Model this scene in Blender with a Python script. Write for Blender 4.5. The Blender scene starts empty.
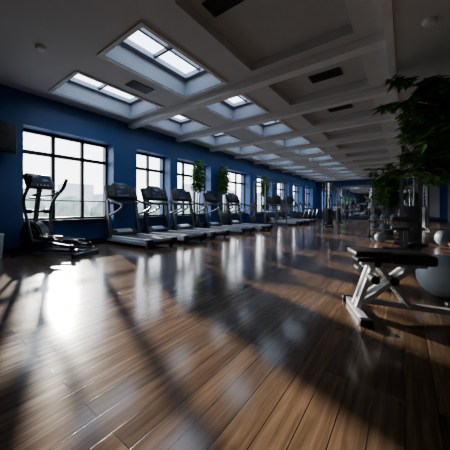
import bpy, bmesh, math, random
from mathutils import Vector, Matrix, Euler
random.seed(7)
scene=bpy.context.scene
# ---------------------------------------------------------------- materials
def nodemat(name):
    m=bpy.data.materials.new(name); m.use_nodes=True
    nt=m.node_tree; b=nt.nodes['Principled BSDF']; return m,nt,b
def simple(name,col,rough=.5,metal=0,noise=.12,scale=20,bump=0,emit=0):
    m,nt,b=nodemat(name)
    tc=nt.nodes.new('ShaderNodeTexCoord'); n=nt.nodes.new('ShaderNodeTexNoise'); n.inputs['Scale'].default_value=scale
    n.inputs['Detail'].default_value=4
    nt.links.new(tc.outputs['Object'],n.inputs['Vector'])
    r=nt.nodes.new('ShaderNodeValToRGB')
    r.color_ramp.elements[0].position=.3; r.color_ramp.elements[1].position=.7
    r.color_ramp.elements[0].color=(*[c*(1-noise) for c in col],1); r.color_ramp.elements[1].color=(*[min(1,c*(1+noise)) for c in col],1)
    nt.links.new(n.outputs['Fac'],r.inputs['Fac']); nt.links.new(r.outputs['Color'],b.inputs['Base Color'])
    b.inputs['Roughness'].default_value=rough; b.inputs['Metallic'].default_value=metal
    if bump:
        bp=nt.nodes.new('ShaderNodeBump'); bp.inputs['Strength'].default_value=bump; bp.inputs['Distance'].default_value=.01
        nt.links.new(n.outputs['Fac'],bp.inputs['Height']); nt.links.new(bp.outputs['Normal'],b.inputs['Normal'])
    return m
BLUE=simple('blue_paint',(.015,.074,.235),.55,0,.06,3,.05)
BLUE2=simple('dark_blue_paint',(.02,.08,.24),.6,0,.06,3)
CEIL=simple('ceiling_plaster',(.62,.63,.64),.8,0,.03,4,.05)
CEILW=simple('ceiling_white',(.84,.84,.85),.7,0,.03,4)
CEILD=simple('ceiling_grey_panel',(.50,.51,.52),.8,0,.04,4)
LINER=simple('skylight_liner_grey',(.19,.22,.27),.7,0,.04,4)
WALLD=simple('wall_grey_paint',(.18,.19,.21),.7,0,.06,3)
FRAME=simple('window_frame_dark',(.02,.022,.028),.4,.3)
BLACK=simple('black_plastic',(.012,.012,.014),.35)
RUBBER=simple('black_rubber',(.015,.015,.016),.7,0,.2,60,.2)
LEATHER=simple('black_vinyl',(.012,.012,.014),.38,0,.15,80,.25)
SILVER=simple('silver_paint',(.42,.44,.47),.35,.4)
MID=simple('gunmetal_paint',(.10,.11,.125),.35,.4)
DKGREY=simple('dark_grey_metal',(.06,.065,.075),.35,.6)
WHITE=simple('white_enamel',(.58,.60,.64),.35,.0)
CHROME=simple('chrome',(.7,.72,.75),.15,1.0,.03)
SCREEN=simple('console_screen',(.015,.035,.08),.2)
LEAF=simple('leaf_green',(.10,.27,.045),.45,0,.45,6)
LEAF2=simple('leaf_dark',(.035,.12,.03),.45,0,.35,6)
STEM=simple('stem_bark',(.12,.09,.05),.8,0,.3,30,.3)
POT=simple('pot_ceramic',(.07,.07,.075),.5,0,.1,12)
SOIL=simple('soil',(.03,.02,.012),.95,0,.4,40,.6)
BALLM=simple('ball_greyblue',(.34,.43,.53),.35,0,.05,8)
BALLD=simple('ball_slate',(.16,.20,.25),.4,0,.05,8)
GRILLE=simple('vent_dark',(.03,.03,.033),.6)
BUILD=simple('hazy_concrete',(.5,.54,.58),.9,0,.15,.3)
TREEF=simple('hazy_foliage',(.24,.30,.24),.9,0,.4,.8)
MIRROR,nt,b=nodemat('mirror_glass')
b.inputs['Base Color'].default_value=(.72,.76,.80,1); b.inputs['Metallic'].default_value=1; b.inputs['Roughness'].default_value=.02
GLASS=bpy.data.materials.new('window_glass'); GLASS.use_nodes=True
nt=GLASS.node_tree; nt.nodes.clear()
o=nt.nodes.new('ShaderNodeOutputMaterial'); mx=nt.nodes.new('ShaderNodeMixShader'); t=nt.nodes.new('ShaderNodeBsdfTransparent'); g=nt.nodes.new('ShaderNodeBsdfGlossy')
g.inputs['Roughness'].default_value=.02; mx.inputs[0].default_value=.05
nt.links.new(t.outputs[0],mx.inputs[1]); nt.links.new(g.outputs[0],mx.inputs[2]); nt.links.new(mx.outputs[0],o.inputs[0])

def wood():
    m,nt,b=nodemat('wood_plank_floor'); N=nt.nodes; L=nt.links
    tc=N.new('ShaderNodeTexCoord'); mp=N.new('ShaderNodeMapping'); mp.inputs['Rotation'].default_value=(0,0,math.radians(90))
    L.new(tc.outputs['Object'],mp.inputs['Vector'])
    br=N.new('ShaderNodeTexBrick'); br.offset=.37; br.offset_frequency=2
    br.inputs['Scale'].default_value=1; br.inputs['Brick Width'].default_value=1.5; br.inputs['Row Height'].default_value=.125
    br.inputs['Mortar Size'].default_value=.0025; br.inputs['Mortar Smooth'].default_value=.2; br.inputs['Bias'].default_value=0
    br.inputs['Color1'].default_value=(0,0,0,1); br.inputs['Color2'].default_value=(1,1,1,1); br.inputs['Mortar'].default_value=(.5,.5,.5,1)
    L.new(mp.outputs[0],br.inputs['Vector'])
    mg=N.new('ShaderNodeMapping'); mg.inputs['Scale'].default_value=(22,1.1,1)
    L.new(tc.outputs['Object'],mg.inputs['Vector'])
    add=N.new('ShaderNodeVectorMath'); add.operation='MULTIPLY_ADD'; add.inputs[1].default_value=(7,13,3)
    L.new(br.outputs['Color'],add.inputs[0]); L.new(mg.outputs[0],add.inputs[2])
    n=N.new('ShaderNodeTexNoise'); n.inputs['Scale'].default_value=1.6; n.inputs['Detail'].default_value=7; n.inputs['Roughness'].default_value=.62; n.inputs['Distortion'].default_value=.6
    L.new(add.outputs[0],n.inputs['Vector'])
    ramp=N.new('ShaderNodeValToRGB'); e=ramp.color_ramp.elements
    e[0].position=.25; e[0].color=(.042,.0245,.014,1); e[1].position=.8; e[1].color=(.190,.120,.071,1)
    k=e.new(.5); k.color=(.100,.060,.0345,1)
    L.new(n.outputs['Fac'],ramp.inputs['Fac'])
    bc=N.new('ShaderNodeMapRange'); bc.inputs['To Min'].default_value=.65; bc.inputs['To Max'].default_value=1.3
    L.new(br.outputs['Color'],bc.inputs['Value'])
    mul=N.new('ShaderNodeVectorMath'); mul.operation='SCALE'
    L.new(ramp.outputs['Color'],mul.inputs[0]); L.new(bc.outputs[0],mul.inputs['Scale'])
    mixm=N.new('ShaderNodeMix'); mixm.data_type='RGBA'; mixm.inputs['B'].default_value=(.010,.006,.004,1)
    L.new(br.outputs['Fac'],mixm.inputs['Factor']); L.new(mul.outputs[0],mixm.inputs['A'])
    L.new(mixm.outputs['Result'],b.inputs['Base Color'])
    rr=N.new('ShaderNodeMapRange'); rr.inputs['To Min'].default_value=.10; rr.inputs['To Max'].default_value=.22
    L.new(n.outputs['Fac'],rr.inputs['Value']); L.new(rr.outputs[0],b.inputs['Roughness'])
    bp=N.new('ShaderNodeBump'); bp.inputs['Strength'].default_value=.25; bp.inputs['Distance'].default_value=.004; bp.invert=True
    L.new(br.outputs['Fac'],bp.inputs['Height']); 
    n2=N.new('ShaderNodeTexNoise'); n2.inputs['Scale'].default_value=5; L.new(tc.outputs['Object'],n2.inputs['Vector'])
    bp2=N.new('ShaderNodeBump'); bp2.inputs['Strength'].default_value=.10; bp2.inputs['Distance'].default_value=.01
    L.new(n2.outputs['Fac'],bp2.inputs['Height']); L.new(bp.outputs['Normal'],bp2.inputs['Normal'])
    L.new(bp2.outputs['Normal'],b.inputs['Normal'])
    b.inputs['Specular IOR Level'].default_value=.55
    return m
WOOD=wood()

# ---------------------------------------------------------------- mesh builder
def rpath(pts,rad=.06,n=5):
    pts=[Vector(p) for p in pts]; out=[pts[0]]
    for i in range(1,len(pts)-1):
        a,b,c=pts[i-1],pts[i],pts[i+1]
        r=min(rad,(a-b).length*.45,(c-b).length*.45)
        p0=b+(a-b).normalized()*r; p1=b+(c-b).normalized()*r
        for k in range(n+1):
            t=k/n; out.append(p0*(1-t)**2+b*2*t*(1-t)+p1*t*t)
    out.append(pts[-1]); return out
class MB:
    def __init__(s): s.v=[];s.f=[];s.m=[];s.sm=[];s.mats=[]
    def mi(s,m):
        if m not in s.mats: s.mats.append(m)
        return s.mats.index(m)
    def dump(s,bm,mat,smooth,M=None):
        o=len(s.v); bm.verts.index_update()
        for v in bm.verts: s.v.append((M@v.co) if M else v.co.copy())
        i=s.mi(mat)
        for f in bm.faces: s.f.append([o+v.index for v in f.verts]); s.m.append(i); s.sm.append(smooth)
        bm.free()
    def box(s,lo,hi,mat,bev=0,rot=None,smooth=False):
        lo=Vector(lo);hi=Vector(hi);c=(lo+hi)/2;d=hi-lo
        bm=bmesh.new(); bmesh.ops.create_cube(bm,size=1)
        for v in bm.verts: v.co=Vector((v.co.x*d.x,v.co.y*d.y,v.co.z*d.z))
        if bev: bmesh.ops.bevel(bm,geom=bm.edges[:],offset=bev,segments=3,profile=.5,affect='EDGES')
        M=Matrix.Translation(c)
        if rot: M=M@Euler([math.radians(a) for a in rot]).to_matrix().to_4x4()
        s.dump(bm,mat,smooth or bev>0,M)
    def tube(s,pts,r,mat,seg=10,sx=1,rad=.06,up=None):
        pts=rpath(pts,rad) if len(pts)>2 else [Vector(p) for p in pts]
        n=len(pts); o=len(s.v); i=s.mi(mat)
        t=(pts[1]-pts[0]).normalized()
        u=Vector(up) if up else (Vector((0,1,0)) if abs(t.y)<.9 else Vector((1,0,0)))
        u=(u-t*u.dot(t)).normalized()
        for k in range(n):
            if k==0:t=pts[1]-pts[0]
            elif k==n-1:t=pts[-1]-pts[-2]
            else:t=pts[k+1]-pts[k-1]
            t=t.normalized(); u=(u-t*u.dot(t)).normalized(); w=t.cross(u)
            rr=r[0]+(r[1]-r[0])*k/(n-1) if isinstance(r,tuple) else r
            for a in range(seg):
                th=2*math.pi*(a+.5)/seg
                s.v.append(pts[k]+u*math.cos(th)*rr*sx+w*math.sin(th)*rr)
        for k in range(n-1):
            for a in range(seg):
                b=(a+1)%seg
                s.f.append([o+k*seg+a,o+k*seg+b,o+(k+1)*seg+b,o+(k+1)*seg+a]); s.m.append(i); s.sm.append(seg>4)
        s.f.append([o+a for a in range(seg)][::-1]); s.m.append(i); s.sm.append(False)
        s.f.append([o+(n-1)*seg+a for a in range(seg)]); s.m.append(i); s.sm.append(False)
    def sq(s,pts,r,mat,rad=.04): s.tube(pts,r*1.3,mat,seg=4,rad=rad)
    def sphere(s,c,r,mat,sc=(1,1,1),seg=24):
        bm=bmesh.new(); bmesh.ops.create_uvsphere(bm,u_segments=seg,v_segments=seg//2+2,radius=r)
        s.dump(bm,mat,True,Matrix.Translation(c)@Matrix.Diagonal((*sc,1)))
    def lathe(s,prof,c,mat,seg=28):
        o=len(s.v); i=s.mi(mat); c=Vector(c)
        for (r,z) in prof:
            for a in range(seg):
                th=2*math.pi*a/seg; s.v.append(c+Vector((r*math.cos(th),r*math.sin(th),z)))
        for k in range(len(prof)-1):
            for a in range(seg):
                b=(a+1)%seg; s.f.append([o+k*seg+a,o+k*seg+b,o+(k+1)*seg+b,o+(k+1)*seg+a]); s.m.append(i); s.sm.append(True)
        s.f.append([o+a for a in range(seg)][::-1]); s.m.append(i); s.sm.append(False)
        s.f.append([o+(len(prof)-1)*seg+a for a in range(seg)]); s.m.append(i); s.sm.append(False)
    def disc(s,c,r,w,mat,axis='Y',bev=.01,seg=28):
        bm=bmesh.new(); bmesh.ops.create_cone(bm,cap_ends=True,segments=seg,radius1=r,radius2=r,depth=w)
        if bev: bmesh.ops.bevel(bm,geom=[e for e in bm.edges if len(e.link_faces)==2 and any(len(f.verts)>4 for f in e.link_faces)],offset=bev,segments=2,affect='EDGES')
        R=Matrix.Rotation(math.pi/2,4,'X') if axis=='Y' else (Matrix.Rotation(math.pi/2,4,'Y') if axis=='X' else Matrix())
        s.dump(bm,mat,True,Matrix.Translation(c)@R)
    def prism(s,prof,y0,y1,mat,bev=.012):
        bm=bmesh.new(); vs=[bm.verts.new((x,y0,z)) for x,z in prof]; f=bm.faces.new(vs)
        r=bmesh.ops.extrude_face_region(bm,geom=[f])
        for g in r['geom']:
            if isinstance(g,bmesh.types.BMVert): g.co.y=y1
        bmesh.ops.recalc_face_normals(bm,faces=bm.faces[:])
        if bev: bmesh.ops.bevel(bm,geom=bm.edges[:],offset=bev,segments=2,affect='EDGES')
        s.dump(bm,mat,bev>0)
    def mesh(s,name):
        me=bpy.data.meshes.new(name); me.from_pydata([tuple(v) for v in s.v],[],s.f)
        for m in s.mats: me.materials.append(m)
        me.polygons.foreach_set('material_index',s.m); me.polygons.foreach_set('use_smooth',s.sm)
        me.update()
        try: me.set_sharp_from_angle(angle=math.radians(40))
        except Exception: pass
        return me
def put(name,me,loc=(0,0,0),rz=0,sc=1):
    ob=bpy.data.objects.new(name,me); scene.collection.objects.link(ob)
    ob.location=loc; ob.rotation_euler=(0,0,math.radians(rz)); ob.scale=(sc,)*3; return ob

# ---------------------------------------------------------------- room
XL=-7.0; XR=2.5; Y0=-2.5; Y1=24.0; H=3.5
PX=-6.7
mb=MB(); mb.box((XL-.4,Y0-.2,-.1),(XR+.2,Y1+.2,0),WOOD); put('floor',mb.mesh('floor'))
wins=[(1.7,3.75),(4.5,5.85),(6.2,8.1),(8.95,11.4),(12.1,14.1),(14.9,16.9),(17.7,19.7),(20.5,22.5)]
Z0,Z1=.65,2.78
mb=MB()
ys=Y0
for a,b_ in wins:
    mb.box((XL-.3,ys,0),(PX,a,H),BLUE)
    mb.box((XL-.3,a,0),(XL+.05,b_,Z0),BLUE)
    mb.box((XL-.3,a,Z1),(PX,b_,H),BLUE)
    ys=b_
mb.box((XL-.3,ys,0),(PX,Y1,H),BLUE)
put('wall_left',mb.mesh('wall_left'))
mb=MB(); mb.box((XR,Y0,0),(XR+.2,Y1,H),WALLD); put('wall_right',mb.mesh('wall_right'))
mb=MB(); mb.box((XL-.3,Y1,0),(XR+.2,Y1+.2,H),BLUE2); put('wall_far',mb.mesh('wall_far'))
mb=MB(); mb.box((XL-.3,Y0-.2,0),(XR+.2,Y0,H),WALLD); put('wall_back',mb.mesh('wall_back'))
mb=MB(); ys=Y0
for a,b_ in wins:
    mb.box((PX,ys,0),(PX+.02,a,.1),FRAME); mb.box((XL+.05,a,0),(XL+.07,b_,.1),FRAME); ys=b_
put('baseboard_left',mb.mesh('baseboard_left'))
mb=MB(); mb.box((XL+.3,Y1-.02,0),(XR,Y1,.1),FRAME); put('baseboard_far',mb.mesh('baseboard_far'))
for i,(a,b_) in enumerate(wins):
    mb=MB(); x0,x1=XL-.12,XL-.04; t=.055
    mb.box((x0,a,Z0),(x1,b_,Z0+.07),FRAME); mb.box((x0,a,Z1-.07),(x1,b_,Z1),FRAME)
    mb.box((x0,a,Z0),(x1,a+.06,Z1),FRAME); mb.box((x0,b_-.06,Z0),(x1,b_,Z1),FRAME)
    nn=2 if b_-a<1.6 else 3
    w=(b_-a)/nn
    for k in range(1,nn): mb.box((x0,a+w*k-t*.7,Z0),(x1,a+w*k+t*.7,Z1),FRAME)
    mb.box((x0,a,2.21),(x1,b_,2.30),FRAME)
    mb.box((x0+.01,a,1.12),(x1-.01,b_,1.15),FRAME)
    mb.box((XL-.04,a,Z0-.03),(XL+.16,b_,Z0+.01),FRAME,.005)
    mb.box((XL-.085,a+.03,Z0+.03),(XL-.08,b_-.03,Z1-.03),GLASS)
    put('window_%d'%(i+1),mb.mesh('window'))
# ceiling
beams=[-.2,1.75]+[4.3+1.9*k for k in range(11)]
mb=MB(); TOP=3.93
colsA=(-6.2,-4.95); colsB=(-4.05,-2.95); colsC=(-2.3,-.6)
portals=[]
def cell(x0,x1,y0,y1,mat=CEIL): mb.box((x0,y0,H),(x1,y1,TOP),mat)
sk=MB()
for i,by in enumerate(beams):
    y0=by; y1=beams[i+1] if i+1<len(beams) else Y1
    g0,g1=y0+.32,y1-.32
    if g1<=g0+.2 or i==0: cell(XL-.3,-.15,y0,y1); continue
    cell(XL-.3,-.15,y0,g0); cell(XL-.3,-.15,g1,y1)
    cell(XL-.3,colsA[0],g0,g1); cell(colsA[1],colsB[0],g0,g1); cell(colsB[1],colsC[0],g0,g1); cell(colsC[1],-.15,g0,g1)
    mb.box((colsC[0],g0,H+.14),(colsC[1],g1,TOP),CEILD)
    for (x0,x1) in (colsA,colsB):
        t=.02
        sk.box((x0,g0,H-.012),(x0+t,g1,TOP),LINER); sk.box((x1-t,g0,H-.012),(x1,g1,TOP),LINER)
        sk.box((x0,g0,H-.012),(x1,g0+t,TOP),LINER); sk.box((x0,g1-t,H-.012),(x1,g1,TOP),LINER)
        for (a0,b0,a1,b1) in ((x0-.06,g0-.06,x0,g1+.06),(x1,g0-.06,x1+.06,g1+.06),(x0,g0-.06,x1,g0),(x0,g1,x1,g1+.06)):
            sk.box((a0,b0,H-.03),(a1,b1,H),CEILW)
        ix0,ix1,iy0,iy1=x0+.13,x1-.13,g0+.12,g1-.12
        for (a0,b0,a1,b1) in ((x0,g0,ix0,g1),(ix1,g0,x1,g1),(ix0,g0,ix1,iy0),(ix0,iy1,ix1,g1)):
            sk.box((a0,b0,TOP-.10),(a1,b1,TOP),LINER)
        yy=(g0+g1)/2; sk.box((ix0,yy-.025,TOP-.07),(ix1,yy+.025,TOP),DKGREY)
        xx=(x0+x1)/2; sk.box((xx-.025,iy0,TOP-.07),(xx+.025,iy1,TOP),DKGREY)
        portals.append(((x0+x1)/2,(g0+g1)/2,x1-x0,g1-g0))
cell(XL-.3,-.15,Y0-.2,beams[0])
mb.box((-.15,Y0-.2,H-.2),(XR+.2,Y1+.2,TOP),CEIL)
mb.box((-.22,Y0-.2,H-.22),(-.12,Y1,H),CEILW)
put('ceiling',mb.mesh('ceiling')); put('skylight',sk.mesh('skylight'))
for by in beams[2:]:
    m2=MB(); m2.box((PX,by-.10,H-.13),(-.2,by+.10,H),CEILW); put('ceiling_beam',m2.mesh('ceiling_beam'))
def vent(x,y,z,sx,sy):
    m=MB(); m.box((-sx/2,-sy/2,-.02),(sx/2,sy/2,0),DKGREY)
    n=8
    for k in range(n): m.box((-sx/2+.02,-sy/2+sy*(k+.25)/n,-.03),(sx/2-.02,-sy/2+sy*(k+.6)/n,-.02),GRILLE)
    put('air_vent',m.mesh('air_vent'),(x,y,z))
vent(-1.9,2.55,H+.14,.5,.28); vent(-1.3,5.2,H+.14,.6,.3); vent(-1.4,7.1,H+.14,.6,.3); vent(-4.5,3.1,H,.3,.5)
def dome(x,y,z,nm='smoke_detector'):
    m=MB(); m.lathe([(.03,-.05),(.06,-.045),(.075,-.02),(.08,0)],(0,0,0),CEILW); put(nm,m.mesh(nm),(x,y,z))
dome(-4.65,1.4,H); dome(.25,4.0,H-.2); dome(.2,7.5,H-.2)
# far mirrors
mb=MB()
for k in range(6):
    x0=-6.3+k*1.4
    mb.box((x0,Y1-.03,.25),(x0+1.36,Y1,2.75),MIRROR)
    mb.box((x0+1.36,Y1-.04,.2),(x0+1.40,Y1,2.8),DKGREY)
mb.box((-6.34,Y1-.04,2.75),(2.1,Y1,2.8),DKGREY); mb.box((-6.34,Y1-.04,.2),(2.1,Y1,.25),DKGREY)
put('wall_mirror',mb.mesh('wall_mirror'))
# wall speaker
mb=MB(); mb.box((0,-.2,-.3),(.18,.2,.3),BLACK,.02); mb.box((.18,-.17,-.27),(.19,.17,.27),GRILLE,.004)
mb.disc((.192,0,-.09),.12,.01,DKGREY,'X',.003); mb.disc((.192,0,.16),.05,.01,DKGREY,'X',.003)
mb.box((-.10,-.05,-.06),(0,.05,.06),DKGREY)
put('wall_speaker',mb.mesh('wall_speaker'),(PX+.1,1.33,2.38),0)
# ---------------------------------------------------------------- treadmill (user faces -X)
def treadmill():
    m=MB()
    m.box((-.25,-.40,.07),(1.45,.40,.17),DKGREY,.015)
    m.box((.08,-.27,.165),(1.42,.27,.19),RUBBER,.006)
    for s in (-1,1):
        m.box((-.0,s*.335-.062,.15),(1.46,s*.335+.062,.215),SILVER,.015)
        m.box((-.1,s*.40-.012,.08),(1.44,s*.40+.012,.16),SILVER,.008)
        m.box((.05,s*.335-.04,.214),(1.3,s*.335+.04,.220),RUBBER,.003)
        m.box((1.38,s*.34-.07,.04),(1.5,s*.34+.07,.21),BLACK,.02)
        m.disc((1.35,s*.33,.045),.045,.04,BLACK); m.disc((-.15,s*.33,.045),.045,.04,BLACK)
        m.tube([(.02,s*.40,.14),(-.06,s*.40,.6),(-.16,s*.38,1.16)],.042,MID,seg=8,sx=.8,rad=.2)
        m.tube([(-.07,s*.40,.14),(-.13,s*.40,.6),(-.21,s*.37,1.14)],.028,BLACK,seg=8,rad=.2)
        m.tube([(-.15,s*.39,1.12),(.08,s*.40,1.04),(.46,s*.40,.97),(.52,s*.40,.90),(.30,s*.40,.80),(-.07,s*.40,.70)],.026,MID,rad=.08)
        m.tube([(.10,s*.40,1.035),(.42,s*.40,.98)],.03,RUBBER)
    m.tube([(1.42,-.30,.13),(1.42,.30,.13)],.05,BLACK)
    m.prism([(-.34,.05),(-.34,.22),(-.26,.31),(-.08,.33),(.08,.22),(.1,.05)],-.37,.37,BLACK,.02)
    m.prism([(-.30,.28),(-.24,.335),(-.09,.35),(.03,.27),(-.1,.29)],-.2,.2,SILVER,.008)
    m.tube([(-.05,-.38,1.0),(.02,0,1.0),(-.05,.38,1.0)],.026,BLACK,rad=.2)
    Lb=len(m.v)
    m.box((-.05,-.43,-.16),(.03,.43,.16),BLACK,.035)
    m.box((-.075,-.44,-.17),(-.035,.44,.17),MID,.015)
    m.box((.0,-.21,-.09),(.036,.21,.155),BLACK,.006)
    m.box((.034,-.17,-.05),(.040,.17,.125),SCREEN,.002)
    for k in range(5): m.disc((.036,-.13+k*.065,-.09),.016,.01,SILVER,'X',.002,12)
    for s in (-1,1):
        m.disc((.028,s*.32,-.02),.075,.02,MID,'X',.005); m.disc((.034,s*.32,-.02),.055,.02,BLACK,'X',.004)
    m.tube([(-.03,-.26,.12),(-.03,-.2,.22),(-.03,.2,.22),(-.03,.26,.12)],.03,MID,rad=.1)
    m.box((-.045,-.2,.10),(-.0,.2,.23),BLACK,.02); m.box((-.0,-.155,.125),(.004,.155,.215),SCREEN,.001)
    M=Matrix.Translation((-.17,0,1.29))@Matrix.Rotation(math.radians(-22),4,'Y')@Matrix.Diagonal((1,1,1.12,1))
    for k in range(Lb,len(m.v)): m.v[k]=M@m.v[k]
    return m.mesh('treadmill')
TM=treadmill()
TY=[3.85,5.0,6.15,7.85,9.4]+[13.3,14.5,15.7]
for y in TY: put('treadmill',TM,(-6.25,y,0),0,1.08)
# ---------------------------------------------------------------- elliptical
def elliptical():
    m=MB()
    m.tube([(-.75,0,.08),(.8,0,.08)],.045,DKGREY,seg=8)
    for x,w in ((-.75,.28),(.8,.3)):
        m.tube([(x,-w,.05),(x,w,.05)],.04,DKGREY)
        for s in (-1,1): m.disc((x,s*w,.045),.045,.06,BLACK)
    for s in (-1,1):
        m.tube([(-.3,s*.16,.10),(.8,s*.2,.14)],.022,MID)
    m.prism([(-.82,.1),(-.86,.38),(-.74,.62),(-.5,.70),(-.3,.58),(-.18,.34),(-.16,.1)],-.11,.11,BLACK,.03)
    for s in (-1,1):
        m.disc((-.52,s*.125,.36),.20,.03,MID); m.disc((-.52,s*.14,.36),.14,.03,BLACK)
    m.tube([(-.52,0,.6),(-.46,0,1.1),(-.40,0,1.45)],.05,MID,rad=.3)
    m.tube([(-.47,-.17,1.18),(-.47,.17,1.18)],.02,BLACK)
    for s in (-1,1):
        m.tube([(-.45,0,1.22),(-.42,s*.16,1.24),(-.2,s*.18,1.26),(-.12,s*.18,1.33)],.018,BLACK)
    Lb=len(m.v)
    m.box((-.05,-.28,-.16),(.03,.28,.18),BLACK,.035); m.box((.026,-.20,-.04),(.034,.20,.13),SCREEN,.003)
    m.box((-.075,-.29,-.15),(-.04,.29,.17),MID,.012)
    for k in range(4): m.disc((.032,-.12+k*.08,-.09),.018,.01,SILVER,'X',.002,12)
    M=Matrix.Translation((-.38,0,1.53))@Matrix.Rotation(math.radians(-22),4,'Y')
    for k in range(Lb,len(m.v)): m.v[k]=M@m.v[k]
    for s,ph in ((-1,.06),(1,-.06)):
        y=s*.27
        m.tube([(-.32+ph,y,.30),(-.45,y,.9),(-.42-ph,y*1.05,1.15),(-.2-ph,y*1.25,1.42),(-.12-ph,y*1.3,1.60)],.030,MID,rad=.15)
        m.tube([(-.27-ph,y*1.20,1.335),(-.2-ph,y*1.25,1.42),(-.12-ph,y*1.3,1.62)],.036,RUBBER,rad=.08)
        m.disc((-.45,s*.21,.9),.05,.14,BLACK); m.tube([(-.46,0,.9),(-.46,s*.25,.9)],.03,DKGREY)
        m.tube([(-.32+ph,y,.30),(.1,y,.22+ph),(.68,s*.22,.2)],.03,MID,rad=.2)
        m.disc((-.32+ph,y,.30),.045,.06,BLACK)
        m.disc((.68,s*.22,.19),.06,.05,BLACK)
        m.box((.02,y-.09,.27+ph),(.44,y+.09,.30+ph),RUBBER,.012)
        for q in (-1,1): m.box((.04,y+q*.09-.012,.28+ph),(.42,y+q*.09+.012,.35+ph),BLACK,.01)
        m.box((.01,y-.09,.28+ph),(.04,y+.09,.37+ph),BLACK,.01)
    return m.mesh('elliptical')
put('elliptical_trainer',elliptical(),(-5.85,2.0,0),22,.98)
# ---------------------------------------------------------------- exercise bike
def bike():
    m=MB()
    m.tube([(-.5,0,.1),(.5,0,.1)],.04,DKGREY)
    for x in (-.5,.5): m.tube([(x,-.26,.045),(x,.26,.045)],.035,DKGREY)
    m.prism([(-.48,.1),(-.5,.5),(-.3,.68),(0,.55),(.12,.3),(.1,.1)],-.08,.08,BLACK,.03)
    m.disc((-.28,0,.36),.24,.06,SILVER)
    m.tube([(-.3,0,.6),(-.38,0,1.15)],.035,SILVER); m.tube([(.1,0,.3),(.28,0,.85)],.035,SILVER)
    m.prism([(.12,.85),(.1,.9),(.3,.93),(.45,.96),(.45,.86)],-.12,.12,LEATHER,.03)
    m.tube([(-.1,-.25,1.2),(-.35,-.25,1.15),(-.38,0,1.1),(-.35,.25,1.15),(-.1,.25,1.2)],.018,BLACK)
    m.box((-.46,-.17,1.15),(-.40,.17,1.40),BLACK,.02,(0,-20,0)); m.box((-.405,-.13,1.2),(-.392,.13,1.36),SCREEN,.002,(0,-20,0))
    m.disc((0,0,.33),.05,.24,CHROME)
    for s in (-1,1):
        m.tube([(0,s*.12,.33),(s*.1,s*.13,.33-.13*s)],.014,CHROME); m.box((s*.1-.05,s*.18-.05,.33-.13*s-.012),(s*.1+.05,s*.18+.05,.33-.13*s+.012),BLACK,.005)
    return m.mesh('exercise_bike')
BK=bike()
for y in (17.2,18.2,19.2,20.2): put('exercise_bike',BK,(-5.9,y,0))
# ---------------------------------------------------------------- power rack
def rack():
    m=MB(); W=.6;D=.6;Hh=2.3
    for x in (-D,D):
        for y in (-W,W):
            m.sq([(x,y,0),(x,y,Hh)],.032,MID)
    for y in (-W,W):
        for z in (.06,Hh-.05,): m.sq([(-D,y,z),(D,y,z)],.032,MID)
        m.tube([(-D,y,.75),(D,y,.75)],.022,CHROME)
    for x in (-D,D): m.sq([(x,-W,Hh-.05),(x,W,Hh-.05)],.032,MID)
    m.sq([(-D,-W,.06),(-D,W,.06)],.032,MID)
    m.tube([(D+.08,-1.05,1.35),(D+.08,1.05,1.35)],.016,CHROME)
    for s in (-1,1):
        for k,r in enumerate((.22,.22,.17)): m.disc((D+.08,s*(.8+.06*k),1.35),r,.045,RUBBER)
        m.sq([(D,s*W,1.3),(D+.12,s*W,1.3),(D+.12,s*W,1.38)],.015,BLACK,.005)
        for z in (.4,1.0): m.tube([(-D-.02,s*W,z),(-D-.02,s*(W+.25),z)],.02,CHROME); m.disc((-D-.02,s*(W+.1),z),.2,.09,RUBBER)
    return m.mesh('power_rack')
RK=rack()
put('power_rack',RK,(-5.5,11.4,0),0); put('power_rack',RK,(-3.9,19.2,0),90)
# ---------------------------------------------------------------- cable machine
def cable(W=1.1):
    m=MB(); Hh=2.25
    for s in (-1,1):
        y=s*W
        m.box((-.2,y-.16,0),(.2,y+.16,.08),DKGREY,.01)
        for x in (-.13,.13): m.sq([(x,y,0),(x,y,Hh)],.035,MID)
        m.box((-.17,y-.14,Hh-.04),(.17,y+.14,Hh+.04),DKGREY,.01)
        for k in range(14): m.box((-.09,y-.11,.12+k*.058),(.09,y+.11,.12+k*.058+.05),BLACK,.004)
        for q in (-.05,.05): m.tube([(0,y+q,.08),(0,y+q,Hh)],.01,CHROME,seg=6)
        m.tube([(.02,y,.9),(.02,y,Hh-.05)],.005,BLACK,seg=5)
        m.tube([(0,y-s*.2,.08),(0,y-s*.2,Hh)],.025,CHROME)
        m.box((-.05,y-s*.2-.05,1.5),(.05,y-s*.2+.05,1.64),BLACK,.01); m.disc((.08,y-s*.2,1.57),.05,.03,BLACK)
        m.tube([(.1,y-s*.2,1.53),(.1,y-s*.2,1.38)],.004,BLACK,seg=5); m.tube([(.1,y-s*.2-.06,1.36),(.1,y-s*.2+.06,1.36)],.015,RUBBER)
        m.sq([(-.13,y-s*.28,.03),(-.13,y,.03)],.03,MID)
    m.sq([(0,-W,Hh),(0,W,Hh)],.04,MID)
    m.tube([(.05,-.55,Hh+.0),(.15,-.45,Hh-.1),(.15,.45,Hh-.1),(.05,.55,Hh)],.018,CHROME)
    return m.mesh('cable_machine')
CB=cable()
put('cable_crossover_machine',CB,(-2.4,16.6,0),70); put('cable_crossover_machine',CB,(-.9,20.5,0),90); put('cable_crossover_machine',cable(.75),(-3.3,13.6,0),20)
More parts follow.
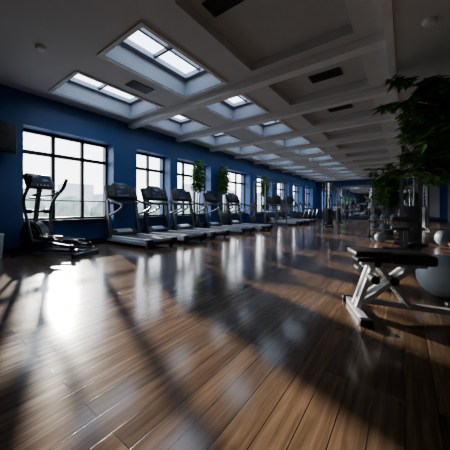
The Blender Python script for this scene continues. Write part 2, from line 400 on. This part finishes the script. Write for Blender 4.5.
# ---------------------------------------------------------------- lat pulldown
def lat():
    m=MB(); Hh=2.3
    m.sq([(-.1,0,.04),(1.2,0,.04)],.04,DKGREY); m.sq([(-.1,-.35,.04),(-.1,.35,.04)],.04,DKGREY); m.sq([(1.2,-.3,.04),(1.2,.3,.04)],.04,DKGREY)
    for s in (-1,1):
        m.sq([(-.1,s*.19,0),(-.1,s*.19,Hh)],.038,MID)
        m.tube([(-.1,s*.07,.05),(-.1,s*.07,Hh)],.014,CHROME,seg=8)
    for k in range(15): m.box((-.17,-.13,.12+k*.055),(-.03,.13,.12+k*.055+.047),BLACK,.004)
    m.box((-.18,-.2,Hh-.05),(-.02,.2,Hh+.03),DKGREY,.01)
    m.sq([(-.1,0,Hh),(.8,0,Hh+.05)],.035,MID); m.disc((.78,0,Hh-.02),.06,.03,BLACK); m.disc((-.05,0,Hh-.05),.06,.03,BLACK)
    m.tube([(.82,0,Hh-.05),(.82,0,1.75)],.005,BLACK,seg=5)
    m.tube([(.82,-.55,1.62),(.82,-.4,1.74),(.82,.4,1.74),(.82,.55,1.62)],.015,CHROME)
    m.sq([(.45,0,.04),(.5,0,.8)],.035,MID); m.sq([(.9,0,.04),(.9,0,.45)],.035,MID)
    m.box((.62,-.17,.45),(1.08,.17,.53),LEATHER,.025)
    m.tube([(.52,-.25,.68),(.52,.25,.68)],.055,LEATHER)
    m.box((-.03,-.16,.1),(-.02,.16,1.0),DKGREY,.003)
    return m.mesh('lat_pulldown')
LT=lat()
put('lat_pulldown_machine',LT,(.10,7.7,0),-100)
put('lat_pulldown_machine',LT,(.6,13.6,0),-150)
# ---------------------------------------------------------------- weight bench
def bench():
    m=MB(); t=.026
    m.box((.0,-.14,.52),(.30,.14,.575),LEATHER,.02)
    m.box((.28,-.15,.47),(.62,.15,.56),LEATHER,.028,(0,2,0))
    m.box((.03,-.09,.475),(.60,.09,.50),BLACK,.005)
    m.sq([(.08,0,.46),(.60,0,.45)],t,SILVER)
    m.sq([(.06,0,.12),(.95,0,.05)],t,SILVER)
    m.sq([(.04,-.26,.03),(.04,.26,.03)],t,SILVER); m.sq([(.05,0,.03),(.07,0,.13)],t,SILVER)
    for s in (-1,1):
        m.box((-.01,s*.27-.03,0),(.09,s*.27+.03,.055),BLACK,.01)
        m.box((.90,s*.27-.03,0),(1.0,s*.27+.03,.055),BLACK,.01)
    m.sq([(.95,-.26,.03),(.95,.26,.03)],t,SILVER)
    for s in (-1,1):
        m.sq([(.04,s*.05,.06),(.18,s*.05,.48)],t*.8,WHITE)
        m.sq([(.10,s*.05,.12),(.50,s*.05,.46)],t*.8,WHITE)
        m.sq([(.20,s*.05,.46),(.46,s*.05,.10)],t*.8,WHITE)
    m.disc((.33,0,.31),.035,.16,BLACK); m.disc((.2,0,.46),.03,.16,BLACK)
    m.tube([(.16,-.2,.38),(.16,.2,.38)],.012,CHROME)
    for s in (-1,1): m.tube([(.12,s*.12,.36),(.12,s*.24,.36)],.035,LEATHER)
    return m.mesh('bench')
put('weight_bench',bench(),(-.40,2.50,0),24)
# balls
def ball(name,loc,r,mat,seg=32):
    m=MB(); m.sphere((0,0,0),r,mat,seg=seg)
    for k in (-.55,-.3,0,.3,.55):
        rr=math.sqrt(1-k*k)*r
        m.tube([(rr*1.002*math.cos(a*math.pi/16),rr*1.002*math.sin(a*math.pi/16),k*r) for a in range(33)],.003*r/.2,mat,seg=6,rad=0.0001)
    return put(name,m.mesh(name),loc)
ball('exercise_ball',(.32,3.50,.225),.225,BALLM); ball('exercise_ball',(.80,8.2,.2),.2,BALLD); ball('exercise_ball',(-.55,8.0,.14),.14,BALLD)
mb=MB()
for s in (-1,1):
    mb.sq([(-.2,s*.5,.02),(.2,s*.5,.02)],.02,DKGREY); mb.sq([(0,s*.5,0),(0,s*.5,.85)],.022,DKGREY)
    for z in (.32,.67): mb.sq([(-.1,s*.5,z),(.1,s*.5,z)],.015,DKGREY)
for z in (.32,.67):
    for x in (-.1,.1): mb.tube([(x,-.5,z),(x,.5,z)],.012,CHROME)
    for k in range(3): mb.sphere((0,-.33+k*.33,z+.085),.13,BALLD,seg=24)
put('medicine_ball_rack',mb.mesh('ball_rack'),(-.55,9.4,0),75,.85)
mb=MB(); mb.lathe([(.11,0),(.12,.02),(.14,.42),(.15,.43),(.15,.46),(.12,.47),(.05,.48)],(0,0,0),WHITE); put('waste_bin',mb.mesh('waste_bin'),(-6.15,1.12,0))

# ---------------------------------------------------------------- plants
def plant(h,spread,nst,nleaf,leafL,seed,potr=.22,poth=.35,low=.35,droop=.5,wid=.16,xmin=-9,zmin=0):
    rnd=random.Random(seed); m=MB()
    m.lathe([(potr*.7,0),(potr*.75,.02),(potr,poth-.03),(potr*1.06,poth-.03),(potr*1.06,poth),(potr*.93,poth),(potr*.93,poth-.04)],(0,0,0),POT)
    m.lathe([(potr*.93,poth-.06),(potr*.5,poth-.03),(.01,poth-.025)],(0,0,0),SOIL)
    ends=[]
    for i in range(nst):
        a=rnd.random()*6.28; rr=spread*(.15+.5*rnd.random()); hh=h*(.75+.23*rnd.random())
        base=Vector((math.cos(a)*potr*.45,math.sin(a)*potr*.45,poth-.06))
        tip=Vector((math.cos(a)*rr,math.sin(a)*rr,hh))
        mid=base.lerp(tip,.55); mid.x*=.6; mid.y*=.6
        P=[base*(1-t)**2+mid*2*t*(1-t)+tip*t*t for t in [k/8 for k in range(9)]]
        m.tube(P,(.016,.006),STEM,seg=6,rad=.0005)
        nb=int(10+6*rnd.random())
        for k in range(nb):
            t=low+(1-low)*(k+rnd.random())/nb; t=min(t,.995)
            p=base*(1-t)**2+mid*2*t*(1-t)+tip*t*t
            a2=rnd.random()*6.28; bl=spread*(.35+.55*rnd.random())*(1.15-.5*t)
            d=Vector((math.cos(a2),math.sin(a2),.35+.3*rnd.random())).normalized()
            q=p+d*bl*.55; e=p+d*bl+Vector((0,0,-.25*bl))
            q.z=min(q.z,h); e.z=min(e.z,h)
            m.tube([p,q,e],(.005,.002),STEM,seg=4,rad=.1)
            ends.append((p,q,e))
    for k in range(nleaf):
        p,q,e=rnd.choice(ends); t=.15+.85*rnd.random()
        c=p*(1-t)**2+q*2*t*(1-t)+e*t*t
        a=rnd.random()*6.28
        d=Vector((math.cos(a),math.sin(a),.25-droop*rnd.random()*1.6)).normalized()
        L=leafL*(.6+.7*rnd.random()); side=d.cross(Vector((0,0,1)))
        if side.length<.1: side=Vector((1,0,0))
        side=(side.normalized()+Vector((0,0,rnd.uniform(-.6,.6)))).normalized()*L*wid
        n=side.cross(d).normalized()
        tip=c+d*L+Vector((0,0,-.18*L)); midp=c+d*L*.45
        if tip.z>h+.05 or tip.x<xmin or tip.z<zmin: continue
        mat=LEAF if rnd.random()<.6 else LEAF2
        o=len(m.v); up=n*L*.05
        m.v+=[c,midp+side-up,midp+up*.5,midp-side-up,tip,]
        for f in ([0,1,2],[0,2,3],[1,4,2],[2,4,3]): m.f.append([o+x for x in f]); m.m.append(m.mi(mat)); m.sm.append(True)
    return m.mesh('plant')
put('potted_bamboo_tree',plant(3.2,1.2,17,13000,.22,3,potr=.26,poth=.42,low=.42,zmin=1.2),(.80,5.0,0))
put('potted_fern_tree',plant(2.7,.75,9,3000,.2,5,low=.35),(-.5,10.9,0),40)
put('potted_palm',plant(2.8,.6,9,2500,.24,9,low=.4),(1.55,7.1,0))
P2=plant(2.85,.30,6,1000,.22,11,potr=.16,low=.62,xmin=-.28)
put('potted_ficus',P2,(-6.4,7.0,0),0)
put('potted_ficus',P2,(-6.4,8.62,0),0)
put('potted_ficus',P2,(-6.4,12.55,0),0)

# outside
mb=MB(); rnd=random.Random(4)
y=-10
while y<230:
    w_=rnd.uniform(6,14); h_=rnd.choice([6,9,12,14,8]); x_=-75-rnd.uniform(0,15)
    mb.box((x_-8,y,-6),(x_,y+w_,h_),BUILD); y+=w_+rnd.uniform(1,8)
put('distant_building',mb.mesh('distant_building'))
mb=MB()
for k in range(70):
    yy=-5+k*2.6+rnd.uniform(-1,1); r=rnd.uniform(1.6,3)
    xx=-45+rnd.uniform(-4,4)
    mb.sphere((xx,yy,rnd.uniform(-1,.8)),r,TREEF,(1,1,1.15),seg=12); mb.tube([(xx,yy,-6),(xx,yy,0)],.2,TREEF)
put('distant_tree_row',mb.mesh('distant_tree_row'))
# ---------------------------------------------------------------- lights
w=bpy.data.worlds.new('World'); scene.world=w; w.use_nodes=True; nt=w.node_tree; N=nt.nodes; L=nt.links
bg=N['Background']; tc=N.new('ShaderNodeTexCoord'); sp=N.new('ShaderNodeSeparateXYZ'); L.new(tc.outputs['Generated'],sp.inputs[0])
cr=N.new('ShaderNodeValToRGB'); mr=N.new('ShaderNodeMapRange'); mr.inputs['From Min'].default_value=-.2; mr.inputs['From Max'].default_value=1
L.new(sp.outputs['Z'],mr.inputs['Value']); L.new(mr.outputs[0],cr.inputs['Fac'])
e=cr.color_ramp.elements; e[0].position=0; e[0].color=(.22,.24,.26,1); e[1].position=1; e[1].color=(.30,.44,.66,1)
k=e.new(.155); k.color=(.45,.48,.52,1); k=e.new(.19); k.color=(1,1,1,1); k=e.new(.45); k.color=(.75,.86,1,1)
L.new(cr.outputs['Color'],bg.inputs['Color']); bg.inputs['Strength'].default_value=8
sun=bpy.data.lights.new('sun','SUN'); sun.energy=21; sun.angle=math.radians(1.3); sun.color=(1,.92,.8)
so=bpy.data.objects.new('sun',sun); scene.collection.objects.link(so)
el=math.radians(16); dx,dy=Vector((1,-.36)).normalized()
d=Vector((dx*math.cos(el),dy*math.cos(el),-math.sin(el))); so.rotation_euler=d.to_track_quat('-Z','Y').to_euler(); so.location=(-12,6,8)
def portal(loc,rot,sx,sy):
    l=bpy.data.lights.new('daylight_portal','AREA'); l.shape='RECTANGLE'; l.size=sx; l.size_y=sy; l.cycles.is_portal=True
    ob=bpy.data.objects.new('daylight_portal',l); scene.collection.objects.link(ob)
    ob.location=loc; ob.rotation_euler=rot
for a,b_ in wins: portal((XL-.2,(a+b_)/2,(Z0+Z1)/2),(0,math.radians(-90),0),Z1-Z0,b_-a)
for (x,y,sx,sy) in portals: portal((x,y,TOP+.02),(0,0,0),sx,sy)
# camera
cam=bpy.data.cameras.new('camera'); cam.lens=245/450*36; cam.sensor_width=36; cam.shift_y=-17/450; cam.clip_start=.05; cam.clip_end=500
co=bpy.data.objects.new('camera',cam); scene.collection.objects.link(co)
co.location=(0,0,.95); co.rotation_euler=(math.radians(90),0,math.radians(36.3)); scene.camera=co
